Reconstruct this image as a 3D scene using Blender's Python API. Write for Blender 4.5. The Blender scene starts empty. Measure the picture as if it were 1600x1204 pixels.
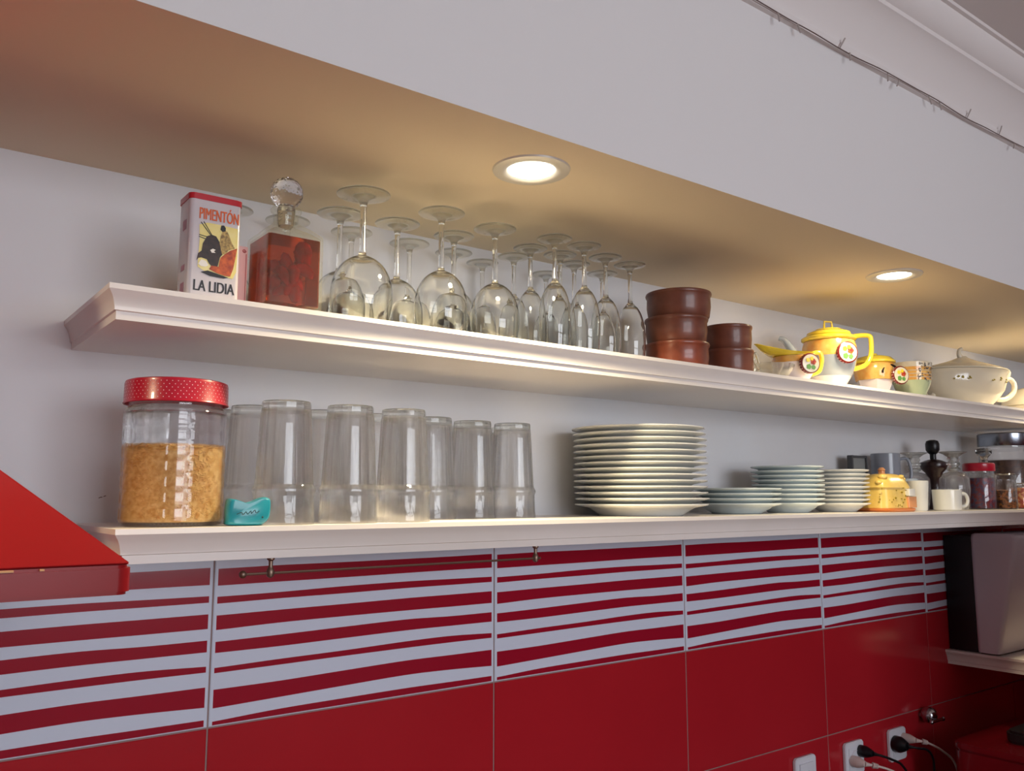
import bpy, bmesh, math, random
from mathutils import Vector, Matrix
random.seed(7)
PI = math.pi
SC = bpy.context.scene
COL = SC.collection
OZ = 1.62                      # eye height above the floor

# ------------------------------------------------------------------ camera
yaw, pitch = .6472, .1283
fw = Vector((math.sin(yaw)*math.cos(pitch), math.cos(yaw)*math.cos(pitch), math.sin(pitch)))
rt = Vector((math.cos(yaw), -math.sin(yaw), 0)); up = rt.cross(fw)
cd = bpy.data.cameras.new('camera'); cam = bpy.data.objects.new('camera', cd); COL.objects.link(cam)
cam.matrix_world = Matrix(((rt.x, up.x, -fw.x, 0), (rt.y, up.y, -fw.y, -1.2669), (rt.z, up.z, -fw.z, OZ), (0, 0, 0, 1)))
cd.sensor_width = 36; cd.lens = 1338.4/1600*36; cd.clip_start = .02
SC.camera = cam

# ------------------------------------------------------------------ light
SC.view_settings.view_transform = 'Standard'; SC.view_settings.look = 'None'
SC.view_settings.gamma = 1; SC.view_settings.use_curve_mapping = False
SC.view_settings.exposure = -0.27
SC.cycles.max_bounces = 14; SC.cycles.transparent_max_bounces = 64
SC.cycles.transmission_bounces = 12; SC.cycles.glossy_bounces = 5; SC.cycles.diffuse_bounces = 4
SC.cycles.sample_clamp_indirect = 6
SC.cycles.use_denoising = True
w = bpy.data.worlds.new('sky'); SC.world = w; w.use_nodes = True
bg = w.node_tree.nodes['Background']; bg.inputs[0].default_value = (.55, .68, 1, 1); bg.inputs[1].default_value = 1.0

def area(name, loc, aim, sx, sy, power, col, spread=PI):
    l = bpy.data.lights.new(name, 'AREA'); l.shape = 'RECTANGLE'; l.size = sx; l.size_y = sy
    l.energy = power; l.color = col; l.spread = spread
    o = bpy.data.objects.new(name, l); COL.objects.link(o); o.location = loc
    o.rotation_euler = (Vector(aim)-Vector(loc)).to_track_quat('-Z', 'Y').to_euler(); return o
# daylight outside the window behind the camera
area('window_daylight', (.75, -4.30, OZ+.30), (.75, 0, OZ+.30), 2.3, 1.3, 96, (.93, .955, 1.0))
LAMPX = (-.245, .718, 1.678, 2.64)
for i, x in enumerate(LAMPX):
    l = bpy.data.lights.new('downlight_beam', 'AREA'); l.shape = 'DISK'; l.size = .06
    l.energy = (3.9, 9.5, 3.0, 3.0)[i]; l.color = (1, .83, .52); l.spread = math.radians(150)
    o = bpy.data.objects.new('downlight_beam', l); COL.objects.link(o); o.location = (x, -.362, OZ+.4545-.006)

# ------------------------------------------------------------------ materials
def srgb(c):
    return tuple((v/12.92 if v <= .04045 else ((v+.055)/1.055)**2.4) for v in [k/255 for k in c])
def mat(name, col, rough=.5, metal=0, spec=.5, coat=0, noise=0, nscale=20, col2=None, bump=0, bscale=200, trans=0, ior=1.45, emit=None, estr=0):
    m = bpy.data.materials.new(name); m.use_nodes = True; nt = m.node_tree; b = nt.nodes['Principled BSDF']
    c = srgb(col)+(1,)
    b.inputs['Base Color'].default_value = c; b.inputs['Roughness'].default_value = rough
    b.inputs['Metallic'].default_value = metal; b.inputs['Specular IOR Level'].default_value = spec
    b.inputs['Coat Weight'].default_value = coat; b.inputs['Coat Roughness'].default_value = .05
    b.inputs['Transmission Weight'].default_value = trans; b.inputs['IOR'].default_value = ior
    if emit: b.inputs['Emission Color'].default_value = tuple(emit)+(1,); b.inputs['Emission Strength'].default_value = estr
    tc = nt.nodes.new('ShaderNodeTexCoord')
    if col2:
        n = nt.nodes.new('ShaderNodeTexNoise'); n.inputs['Scale'].default_value = nscale; n.inputs['Detail'].default_value = 5
        r = nt.nodes.new('ShaderNodeValToRGB'); r.color_ramp.elements[0].position = .5-noise; r.color_ramp.elements[1].position = .5+noise
        r.color_ramp.elements[0].color = c; r.color_ramp.elements[1].color = srgb(col2)+(1,)
        nt.links.new(tc.outputs['Object'], n.inputs['Vector']); nt.links.new(n.outputs['Fac'], r.inputs[0]); nt.links.new(r.outputs[0], b.inputs['Base Color'])
    if bump:
        n = nt.nodes.new('ShaderNodeTexNoise'); n.inputs['Scale'].default_value = bscale; n.inputs['Detail'].default_value = 3
        bp = nt.nodes.new('ShaderNodeBump'); bp.inputs['Strength'].default_value = bump; bp.inputs['Distance'].default_value = .002
        nt.links.new(tc.outputs['Object'], n.inputs['Vector']); nt.links.new(n.outputs['Fac'], bp.inputs['Height']); nt.links.new(bp.outputs[0], b.inputs['Normal'])
    return m
def thin_glass(name, tint=(1, 1, 1), ior=1.5, body=.0, rough=.02, haze=(1, 1, 1), edge=.0, refl=.55):
    """clear pane of glass: see-through, Fresnel reflection, a little pale haze standing in for glare"""
    m = bpy.data.materials.new(name); m.use_nodes = True; nt = m.node_tree; nt.nodes.clear()
    N = nt.nodes.new; L = nt.links.new
    out = N('ShaderNodeOutputMaterial'); tr = N('ShaderNodeBsdfTransparent'); gl = N('ShaderNodeBsdfGlossy'); df = N('ShaderNodeBsdfTranslucent')
    d2 = N('ShaderNodeBsdfDiffuse'); lf = N('ShaderNodeLayerWeight'); lf.inputs[0].default_value = .5
    pw = N('ShaderNodeMath'); pw.operation = 'POWER'; pw.inputs[1].default_value = 4.5; L(lf.outputs['Facing'], pw.inputs[0])
    fr = N('ShaderNodeMath'); fr.operation = 'MULTIPLY_ADD'; f0 = ((ior-1)/(ior+1))**2; fr.inputs[1].default_value = refl; fr.inputs[2].default_value = f0; L(pw.outputs[0], fr.inputs[0])
    lw = N('ShaderNodeLayerWeight'); lw.inputs[0].default_value = .35
    tr.inputs[0].default_value = tint+(1,); gl.inputs['Roughness'].default_value = rough
    df.inputs[0].default_value = haze+(1,); d2.inputs[0].default_value = haze+(1,)
    hz = N('ShaderNodeMixShader'); hz.inputs[0].default_value = .5; L(df.outputs[0], hz.inputs[1]); L(d2.outputs[0], hz.inputs[2])
    mm = N('ShaderNodeMath'); mm.operation = 'MULTIPLY_ADD'; mm.inputs[1].default_value = edge; mm.inputs[2].default_value = body
    L(lw.outputs['Facing'], mm.inputs[0])
    m1 = N('ShaderNodeMixShader'); L(mm.outputs[0], m1.inputs[0]); L(tr.outputs[0], m1.inputs[1]); L(hz.outputs[0], m1.inputs[2])
    m2 = N('ShaderNodeMixShader'); L(fr.outputs[0], m2.inputs[0]); L(m1.outputs[0], m2.inputs[1]); L(gl.outputs[0], m2.inputs[2])
    L(m2.outputs[0], out.inputs[0])
    return m

M = {}
M['plaster'] = mat('white_plaster', (228, 229, 232), .75, col2=(222, 221, 223), noise=.15, nscale=3, bump=.08, bscale=60)
M['ceilpaint'] = mat('ceiling_paint', (222, 216, 214), .8)
M['fascia'] = mat('fascia_paint', (222, 220, 220), .7, bump=.05, bscale=40)
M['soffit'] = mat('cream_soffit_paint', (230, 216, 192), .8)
M['shelfpaint'] = mat('white_satin_lacquer', (236, 229, 224), .32, coat=.15, col2=(230, 222, 214), noise=.2, nscale=5)
M['red'] = mat('red_glazed_tile', (178, 34, 44), .16, spec=.5, col2=(171, 31, 41), noise=.2, nscale=3, bump=.02, bscale=12)
M['white_t'] = mat('white_glazed_tile', (214, 223, 240), .16, spec=.5, bump=.02, bscale=12)
M['stripe'] = mat('crimson_stripe_glaze', (156, 22, 44), .15, spec=.5, bump=.02, bscale=12)
M['grout'] = mat('grey_grout', (150, 128, 126), .9)
M['hood'] = mat('red_lacquered_metal', (146, 26, 30), .3, coat=0, spec=.3, col2=(141, 24, 28), noise=.25, nscale=4)
M['chip'] = mat('chipped_paint', (226, 170, 120), .7)
M['floor'] = mat('oak_floor', (150, 110, 80), .5, col2=(120, 84, 58), noise=.2, nscale=8)
M['brass'] = mat('dark_brass', (140, 120, 106), .45, metal=1)
M['chrome'] = mat('chrome', (190, 190, 196), .12, metal=1)
M['white_pl'] = mat('white_plastic', (222, 222, 230), .35, spec=.5)
M['grey_pl'] = mat('pale_grey_plastic', (216, 208, 216), .45)
M['black_pl'] = mat('black_plastic', (14, 13, 18), .35)
M['cable_w'] = mat('beige_cable', (206, 186, 180), .5)
M['lamp_ring'] = mat('downlight_ring', (216, 212, 204), .35, metal=.3)
M['lens'] = mat('lit_lens', (255, 250, 235), .4, emit=(1, .93, .74), estr=14)
M['lens_hot'] = mat('bright_lit_lens', (255, 250, 235), .4, emit=(1, .95, .80), estr=30)
M['porcelain'] = mat('white_porcelain', (226, 226, 220), .14, coat=.3)
M['porcelain2'] = mat('cool_white_porcelain', (212, 222, 222), .14, coat=.3)
M['cream'] = mat('ivory_porcelain', (224, 214, 192), .16, coat=.4)
M['clay'] = mat('brown_glazed_terracotta', (122, 68, 50), .38, coat=.15, col2=(100, 54, 40), noise=.2, nscale=30)
M['clay2'] = mat('reddish_glazed_terracotta', (142, 70, 46), .34, coat=.25, col2=(108, 54, 40), noise=.15, nscale=22)
M['wineglass'] = thin_glass('wine_glass_wall', (.985, .985, .965), 1.5, .006, .03, (1, .97, .80), .05, .55)
M['footglass'] = thin_glass('wine_glass_foot', (.97, .98, .95), 1.5, .004, .02, (1, .98, .85), .04, .4)
M['stemglass'] = mat('solid_clear_glass', (250, 250, 244), .02, trans=1, ior=1.45)
M['tumbler'] = thin_glass('haze_lightened_tumbler', (1, 1, 1), 1.5, .03, .02, (.96, .98, 1), .06, .35)  # pale haze put into the glass colour to make the tumblers look lit
M['tumbler_base'] = thin_glass('thick_tumbler_base', (.94, .95, .93), 1.5, .02, .04, (.90, .90, .84), .06, .4)
M['jarglass'] = thin_glass('pressed_jar_glass', (1, 1, 1), 1.5, .002, .02, (1, 1, 1), .02, .4)
M['decglass'] = thin_glass('decanter_glass', (.975, .98, .95), 1.5, .01, .02, (.9, .9, .7), .1, .5)
M['crystal'] = mat('cut_crystal', (250, 248, 250), .0, trans=1, ior=1.5)
M['oil'] = mat('amber_chilli_oil', (196, 62, 12), .02, trans=.93, ior=1.33)
M['chilli'] = mat('red_chilli_skin', (196, 26, 16), .25, coat=.4, col2=(140, 16, 12), noise=.15, nscale=40)
M['lid_red'] = mat('red_lid', (176, 24, 48), .3, coat=.3)
M['dot'] = mat('white_polka_dot', (240, 200, 205), .4)
M['pasta'] = mat('dry_rice_pasta', (242, 206, 138), .5, col2=(214, 160, 88), noise=.15, nscale=160)
M['teal'] = mat('teal_plastic', (28, 130, 146), .28, coat=.2)
M['teal_d'] = mat('dark_teal_ink', (14, 70, 76), .5)
M['tinwhite'] = mat('printed_tin_white', (204, 197, 201), .25, coat=.4)
M['tinlid'] = mat('tin_lid_red', (186, 26, 44), .3, coat=.3)
M['tinedge'] = mat('bare_tin_edge', (150, 128, 90), .25, metal=1)
M['ink_or'] = mat('orange_ink', (214, 92, 30), .4)
M['ink_bk'] = mat('black_ink', (22, 18, 20), .4)
M['ink_ye'] = mat('yellow_ink', (226, 206, 96), .4, col2=(236, 226, 170), noise=.3, nscale=50)
M['ink_bull'] = mat('dark_brown_ink', (60, 40, 34), .4, col2=(26, 20, 20), noise=.2, nscale=180)
M['ink_cape'] = mat('rust_ink', (206, 96, 34), .4, col2=(150, 50, 20), noise=.15, nscale=160)
M['ink_fig'] = mat('tan_ink', (196, 166, 96), .4, col2=(120, 96, 56), noise=.15, nscale=300)
M['ink_wh'] = mat('white_ink', (236, 232, 224), .4)
M['ink_gr'] = mat('green_ink', (96, 150, 70), .4)
M['ink_pk'] = mat('faded_pink_ink', (170, 110, 130), .4)
M['pinkbox'] = mat('pink_card', (232, 186, 180), .6)
M['ink_red'] = mat('crimson_ink', (170, 30, 36), .5)
M['yellow'] = mat('yellow_lustre_glaze', (238, 210, 62), .15, coat=.6)
M['orange'] = mat('orange_lustre_glaze', (226, 156, 70), .2, coat=.5, col2=(232, 190, 110), noise=.2, nscale=60)
M['pearl'] = mat('grey_blue_pearl_lustre', (146, 158, 172), .16, coat=.6, col2=(162, 168, 178), noise=.2, nscale=20)
M['pearlw'] = mat('white_pearl_lustre', (228, 218, 222), .18, coat=.6)
M['maroon'] = mat('maroon_glaze', (112, 30, 30), .25, coat=.3)
M['mintglaze'] = mat('mint_lustre_glaze', (196, 208, 168), .18, coat=.5)
M['cheese'] = mat('honey_yellow_glaze', (234, 204, 116), .25, coat=.5, col2=(222, 186, 92), noise=.2, nscale=40)
M['roofgl'] = mat('peach_glaze', (226, 160, 110), .25, coat=.4)
M['brownbase'] = mat('orange_brown_glaze', (196, 112, 50), .3, coat=.3)
M['olive'] = mat('olive_leaf_glaze', (150, 130, 30), .35)
M['greymug'] = mat('blue_grey_stoneware', (146, 150, 160), .3, coat=.4)
M['darkgrey'] = mat('dark_grey_frame', (78, 78, 80), .5)
M['greyglass'] = mat('grey_picture_glass', (134, 136, 134), .2)
M['wood_dk'] = mat('dark_turned_wood', (46, 22, 22), .3, coat=.4)
M['steel'] = mat('brushed_steel', (150, 156, 166), .22, metal=1)
M['spice'] = mat('mixed_peppercorns', (150, 90, 40), .6, col2=(60, 34, 16), noise=.08, nscale=140)
M['spice2'] = mat('red_dried_spice', (170, 66, 36), .6, col2=(224, 170, 110), noise=.08, nscale=120)
M['brownfill'] = mat('ground_coffee_brown', (96, 58, 36), .7, col2=(64, 36, 24), noise=.15, nscale=90)
M['darkred'] = mat('dark_red_enamel', (88, 8, 18), .2, coat=.5)
M['candle'] = mat('blue_and_red_berries', (70, 60, 92), .4, col2=(120, 30, 40), noise=.08, nscale=120)
M['counter'] = mat('dark_stone_worktop', (52, 46, 48), .3)
M['wire'] = mat('brown_wire', (96, 74, 70), .5)
M['bulb'] = mat('clear_bulb', (168, 158, 154), .25)

def real_glass(name, col, share=1, thin=None, rough=.0, ior=1.45):
    """refracting glass, softened by a share of the pale-hazed see-through film"""
    m = thin if thin else bpy.data.materials.new(name); m.use_nodes = True; nt = m.node_tree
    if not thin: nt.nodes.clear(); nt.nodes.new('ShaderNodeOutputMaterial')
    o = [n for n in nt.nodes if n.type == 'OUTPUT_MATERIAL'][0]; g = nt.nodes.new('ShaderNodeBsdfGlass')
    g.inputs[0].default_value = tuple(col)+(1,); g.inputs['Roughness'].default_value = rough; g.inputs['IOR'].default_value = ior
    if thin:
        mx = nt.nodes.new('ShaderNodeMixShader'); mx.inputs[0].default_value = share
        nt.links.new(o.inputs[0].links[0].from_socket, mx.inputs[1]); nt.links.new(g.outputs[0], mx.inputs[2]); nt.links.new(mx.outputs[0], o.inputs[0])
    else: nt.links.new(g.outputs[0], o.inputs[0])
    return m
M['wineglass'] = real_glass('wine_glass_bowl', (1, 1, .985))
real_glass('', (1, 1, .985), .6, M['footglass'])
M['stemglass'] = real_glass('wine_glass_stem', (1, 1, .985))
real_glass('', (1, 1, 1), .5, M['tumbler'])
real_glass('', (1, 1, .99), .6, M['tumbler_base'])
real_glass('', (1, 1, 1), .6, M['jarglass'])

# ------------------------------------------------------------------ geometry helpers
class G:
    """collects vertices and faces of one mesh"""
    def __init__(s): s.v = []; s.f = []; s.m = []
    def add(s, v, f, mi=0):
        n = len(s.v); s.v += [tuple(p) for p in v]; s.f += [tuple(i+n for i in q) for q in f]; s.m += [mi]*len(f); return s
    def box(s, x0, x1, y0, y1, z0, z1, mi=0):
        v = [(x, y, z) for x in (x0, x1) for y in (y0, y1) for z in (z0, z1)]
        return s.add(v, [(0, 1, 3, 2), (4, 6, 7, 5), (0, 4, 5, 1), (2, 3, 7, 6), (0, 2, 6, 4), (1, 5, 7, 3)], mi)
    def rbox(s, x0, x1, y0, y1, z0, z1, r=.005, seg=3, mi=0):
        """box with rounded vertical edges"""
        pts = []
        for cx, cy, a0 in ((x1-r, y1-r, 0), (x0+r, y1-r, 90), (x0+r, y0+r, 180), (x1-r, y0+r, 270)):
            for k in range(seg+1):
                a = math.radians(a0+90*k/seg); pts.append((cx+r*math.cos(a), cy+r*math.sin(a)))
        return s.prism(pts, z0, z1, mi)
    def prism(s, pts, z0, z1, mi=0, ax='z'):
        n = len(pts)
        def P(a, b, c): return {'z': (a, b, c), 'y': (a, c, b), 'x': (c, a, b)}[ax]
        v = [P(a, b, z0) for a, b in pts]+[P(a, b, z1) for a, b in pts]
        f = [tuple(range(n))[::-1], tuple(range(n, 2*n))]+[(i, (i+1) % n, (i+1) % n+n, i+n) for i in range(n)]
        return s.add(v, f, mi)
    def lathe(s, prof, seg=32, c=(0, 0, 0), closed=False, mi=0, sx=1, sy=1, fn=None, caps=True):
        v = []; n = len(prof)
        for i in range(seg):
            a = 2*PI*i/seg; ca, sa = math.cos(a), math.sin(a)
            for k, (r, z) in enumerate(prof):
                rr = max(r, 1e-5)*(fn(a, z, k) if fn else 1)
                v.append((c[0]+rr*ca*sx, c[1]+rr*sa*sy, c[2]+z))
        f = []
        m = n if closed else n-1
        for i in range(seg):
            j = (i+1) % seg
            for k in range(m):
                l = (k+1) % n
                f.append((i*n+k, j*n+k, j*n+l, i*n+l))
        if not closed and caps:
            f.append(tuple(i*n for i in range(seg))[::-1]); f.append(tuple(i*n+n-1 for i in range(seg)))
        return s.add(v, f, mi)
    def tube(s, pts, r, seg=8, mi=0, sq=False):
        pts = [Vector(p) for p in pts]; n = len(pts); rs = r if isinstance(r, (list, tuple)) else [r]*n
        v = []; u = None
        for i, p in enumerate(pts):
            t = (pts[min(i+1, n-1)]-pts[max(i-1, 0)]).normalized()
            if u is None:
                u = t.orthogonal().normalized()
            u = (u-t*u.dot(t)).normalized(); w2 = t.cross(u)
            for k in range(seg):
                a = 2*PI*k/seg
                v.append(p+(u*math.cos(a)+w2*math.sin(a))*rs[i])
        f = [(i*seg+k, i*seg+(k+1) % seg, (i+1)*seg+(k+1) % seg, (i+1)*seg+k) for i in range(n-1) for k in range(seg)]
        f += [tuple(range(seg))[::-1], tuple((n-1)*seg+k for k in range(seg))]
        return s.add(v, f, mi)
    def ball(s, c, r, seg=20, rings=12, sz=1, mi=0, sx=1, sy=1):
        prof = [(r*math.sin(PI*k/rings), -r*sz*math.cos(PI*k/rings)) for k in range(rings+1)]
        return s.lathe(prof, seg, c, mi=mi, sx=sx, sy=sy)
    def rot(s, mtx):
        s.v = [tuple(mtx @ Vector(p)) for p in s.v]; return s
def smooth_path(pts, n=6):
    P = [Vector(p) for p in pts]; out = []
    for i in range(len(P)-1):
        a, b, c, d = P[max(i-1, 0)], P[i], P[i+1], P[min(i+2, len(P)-1)]
        for k in range(n):
            t = k/n
            out.append(.5*((2*b)+(c-a)*t+(2*a-5*b+4*c-d)*t*t+(-a+3*b-3*c+d)*t**3))
    out.append(P[-1]); return out
def obj(name, g, mats, parent=None, smooth=True, ang=38, loc=None, bevel=0):
    me = bpy.data.meshes.new(name); me.from_pydata(g.v, [], g.f)
    if not isinstance(mats, (list, tuple)): mats = [mats]
    for m in mats: me.materials.append(m)
    for p, i in zip(me.polygons, g.m): p.material_index = i
    bm = bmesh.new(); bm.from_mesh(me)
    bmesh.ops.remove_doubles(bm, verts=bm.verts, dist=2e-5)
    bmesh.ops.dissolve_degenerate(bm, edges=bm.edges, dist=1e-6)
    if bevel: bmesh.ops.bevel(bm, geom=[e for e in bm.edges if len(e.link_faces) == 2 and e.calc_face_angle(0) > .6], offset=bevel, segments=2, affect='EDGES')
    bmesh.ops.recalc_face_normals(bm, faces=bm.faces)
    bm.to_mesh(me); bm.free()
    if smooth:
        for p in me.polygons: p.use_smooth = True
        me.set_sharp_from_angle(angle=math.radians(ang))
    o = bpy.data.objects.new(name, me); COL.objects.link(o)
    if parent: o.parent = parent
    if loc: o.location = loc
    return o
def tag(o, label, cat, group=None):
    o['label'] = label; o['category'] = cat
    if group: o['group'] = group
    return o
def thing(name, label, cat, loc=(0, 0, 0), rz=0, group=None):
    o = bpy.data.objects.new(name, None); COL.objects.link(o); o.location = loc; o.rotation_euler = (0, 0, rz)
    o.empty_display_size = .02
    return tag(o, label, cat, group)
def struct(name, g, mats, **k):
    o = obj(name, g, mats, **k); o['kind'] = 'structure'; return o
def dup(root, loc, label, group=None, rz=0, scale=None):
    r = root.copy(); COL.objects.link(r); r.location = loc; r.rotation_euler = (0, 0, rz); r['label'] = label
    if group: r['group'] = group
    if scale: r.scale = scale
    for ch in root.children:
        c = ch.copy(); COL.objects.link(c); c.parent = r
        for h in ch.children:
            d = h.copy(); COL.objects.link(d); d.parent = c
    return r
def text_geo(s, size, depth=.0003, fat=0.0):
    """letters as a mesh lying in x/z, facing -y, starting at x=0"""
    cu = bpy.data.curves.new('t', 'FONT'); cu.body = s; cu.size = size; cu.extrude = depth; cu.offset = 0
    o = bpy.data.objects.new('t', cu); COL.objects.link(o); bpy.context.view_layer.update()
    me = bpy.data.meshes.new_from_object(o.evaluated_get(bpy.context.evaluated_depsgraph_get()))
    g = G(); g.add([(v.co.x, -v.co.z, v.co.y) for v in me.vertices], [tuple(p.vertices) for p in me.polygons])
    bpy.data.objects.remove(o); bpy.data.curves.remove(cu); bpy.data.meshes.remove(me)
    b0, f0, n0 = list(g.v), list(g.f), size*fat
    for k, d in enumerate((-n0, n0)):
        if fat: g.add([(x+d, y-.00002*(k+1), z) for x, y, z in b0], f0)
    return g
def fit(g, x0, x1, z0, z1, y):
    xs = [p[0] for p in g.v]; zs = [p[2] for p in g.v]; a, b, c, d = min(xs), max(xs), min(zs), max(zs)
    g.v = [(x0+(p[0]-a)/(b-a)*(x1-x0), y+p[1], z0+(p[2]-c)/(d-c)*(z1-z0)) for p in g.v]; return g

ZU = OZ+.23385; ZL = OZ-.03555       # tops of the two shelves
ZS = OZ+.45455                       # underside of the soffit
ZU0 = OZ+.1952; ZL0 = OZ-.07405      # undersides of the shelves
CEIL = OZ+.936

# ------------------------------------------------------------------ room
g = G().box(-3, 3.5, -4.2, 0, -.05, 0); struct('floor', g, M['floor'], smooth=False)
g = G().box(-3, 3.5, -4.2, .12, CEIL, CEIL+.05); struct('ceiling', g, M['ceilpaint'], smooth=False)
struct('wall_right', G().box(3.5, 3.6, -4.2, .12, OZ-.075, CEIL).box(3.5, 3.6, -4.2, .12, 0, OZ-.075, 1), [M['plaster'], M['red']], smooth=False)
struct('added_shade_wall', G().box(2.05, 3.5, -.90, -.80, 0, OZ+.02), M['darkred'], smooth=False)  # added out of view to block window light and shade the right-hand corner
struct('wall_left', G().box(-3.1, -3, -4.2, .12, 0, CEIL), M['plaster'], smooth=False)
WX0, WX1, WZ0, WZ1 = -.4, 1.9, OZ-.35, OZ+.92
g = G().box(-3, WX0, -4.2, -4.1, 0, CEIL).box(WX1, 3.5, -4.2, -4.1, 0, CEIL).box(WX0, WX1, -4.2, -4.1, 0, WZ0).box(WX0, WX1, -4.2, -4.1, WZ1, CEIL)
struct('wall_front', g, M['plaster'], smooth=False)
g = G()
for x in (WX0+.03, (WX0+WX1)/2, WX1-.03): g.box(x-.03, x+.03, -4.19, -4.12, WZ0, WZ1)
for z in (WZ0+.03, WZ0+.75, WZ1-.03): g.box(WX0, WX1, -4.18, -4.13, z-.025, z+.025)
wn = struct('window_1', g, M['white_pl'], smooth=False)
obj('pane', G().box(WX0+.02, WX1-.02, -4.157, -4.153, WZ0+.02, WZ1-.02), thin_glass('window_pane', (1, 1, 1), 1.2), wn, smooth=False)

# back wall: plaster above, tiles below
g = G().box(-3, 3.5, 0, .12, OZ-.0752, CEIL).box(-3, 3.5, .0015, .12, 0, OZ-.0752, 1)
wb = struct('wall_back', g, [M['plaster'], M['grout']], smooth=False)
STR = [(0, None), (.009, [0.2210,0.1970,0.1813,0.1715,0.1549,0.1345,0.1180,0.1025,0.0818,0.0745,0.0518,0.0262,0.0081]),
(.103, [0.2220,0.1975,0.1821,0.1727,0.1559,0.1370,0.1193,0.1025,0.0839,0.0755,0.0522,0.0287,0.0118]),
(.209, [0.2216,0.1978,0.1842,0.1731,0.1566,0.1376,0.1214,0.1040,0.0853,0.0767,0.0547,0.0316,0.0128]),
(.326, [0.2218,0.1986,0.1848,0.1740,0.1576,0.1376,0.1232,0.1055,0.0880,0.0775,0.0572,0.0342,0.0134]),
(.408, [0.2220,0.1989,0.1838,0.1738,0.1575,0.1372,0.1213,0.1052,0.0884,0.0776,0.0567,0.0325,0.0125]),
(.495, [0.2230,0.1987,0.1829,0.1738,0.1576,0.1371,0.1211,0.1048,0.0850,0.0769,0.0565,0.0288,0.0118])]
STR = STR[1:]
def stripe_at(u, j):
    xs = [s[0] for s in STR]; ys = [s[1][j] for s in STR]
    u = min(max(u, xs[0]), xs[-1])
    for i in range(len(xs)-1):
        if u <= xs[i+1]: break
    def sl(k):
        a, b = max(k-1, 0), min(k+1, len(xs)-1); return (ys[b]-ys[a])/(xs[b]-xs[a])
    h = xs[i+1]-xs[i]; t = (u-xs[i])/h
    return (2*t**3-3*t*t+1)*ys[i]+(t**3-2*t*t+t)*h*sl(i)+(-2*t**3+3*t*t)*ys[i+1]+(t**3-t*t)*h*sl(i+1)
TX0, TW, TH = .41815, .5, .25
TZ1 = OZ-.32555                       # joint between the striped row and the plain row
gs = G(); gp = G()
def tile_frame(g, x0, x1, z0, z1, mi):
    """bevelled rim of a tile around its flat face"""
    b = .0012; v = [(x0, .004, z0), (x1, .004, z0), (x1, .004, z1), (x0, .004, z1), (x0, .0010, z0), (x1, .0010, z0), (x1, .0010, z1), (x0, .0010, z1),
                    (x0+b, 0, z0+b), (x1-b, 0, z0+b), (x1-b, 0, z1-b), (x0+b, 0, z1-b)]
    f = [(i, (i+1) % 4, (i+1) % 4+4, i+4) for i in range(4)]+[(i+4, (i+1) % 4+4, (i+1) % 4+8, i+8) for i in range(4)]
    g.add(v, f, mi); return x0+b, x1-b, z0+b, z1-b
for k in range(-7, 7):
    xa = TX0+k*TW+.0012; xb = TX0+(k+1)*TW-.0012
    if xa > 3.49: continue
    xb = min(xb, 3.499); xa = max(xa, -2.999)
    a, b, c, d = tile_frame(gs, xa, xb, TZ1+.0012, TZ1+TH-.0006, 0)
    N = 24; us = [a]+[a+.0035+(b-a-.007)*i/N for i in range(N+1)]+[b]
    rows = []
    for u in us:
        uu = min(max(u-(TX0+k*TW), 0), .5)
        rows.append([d]+[TZ1+stripe_at(uu, j) for j in range(13)]+[c+.0006, c])
    nr = len(rows[0]); v = [(u, 0, z) for u, r in zip(us, rows) for z in r]; n0 = len(gs.v); gs.v += v
    for i in range(len(us)-1):
        for j in range(nr-1):
            q = n0+i*nr+j; gs.f.append((q, q+nr, q+nr+1, q+1))
            gs.m.append(1 if (j % 2 == 1 and 0 < i < len(us)-2 and j <= 13) else 0)
    for r in range(1, 4):
        z1 = TZ1-(r-1)*TH-.001; z0 = TZ1-r*TH+.001
        a, b, c, d = tile_frame(gp, xa, xb, z0, z1, 0)
        gp.add([(a, 0, c), (b, 0, c), (b, 0, d), (a, 0, d)], [(0, 1, 2, 3)])
obj('striped_tiles', gs, [M['white_t'], M['stripe']], wb, smooth=False)
for x, z, dx in ((.2580, -.0026, .0045), (.2640, -.0008, .003)): obj('scuff_mark', G().tube([(x, -.0002, OZ+z), (x+dx*.5, -.0002, OZ+z+.0010), (x+dx, -.0002, OZ+z+.0012)], .0005, 5), M['brownfill'], wb)
obj('red_tiles', gp, M['red'], wb, smooth=False)

# soffit box and coving
SY = -.4668
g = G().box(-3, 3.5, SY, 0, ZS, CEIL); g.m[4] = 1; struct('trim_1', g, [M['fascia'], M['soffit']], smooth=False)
prof = [(0, .786), (-.008, .787), (-.010, .800), (-.006, .803), (-.008, .812), (-.018, .842), (-.034, .866), (-.048, .878), (-.052, .880), (-.053, .888), (-.062, .893), (-.074, .908), (-.080, .922), (-.081, .930), (-.088, .931), (-.090, .9362), (0, .9362)]
struct('trim_2', G().prism([(SY+a, OZ+b) for a, b in prof], -3, 3.5, ax='x'), M['ceilpaint'], ang=25)

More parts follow.
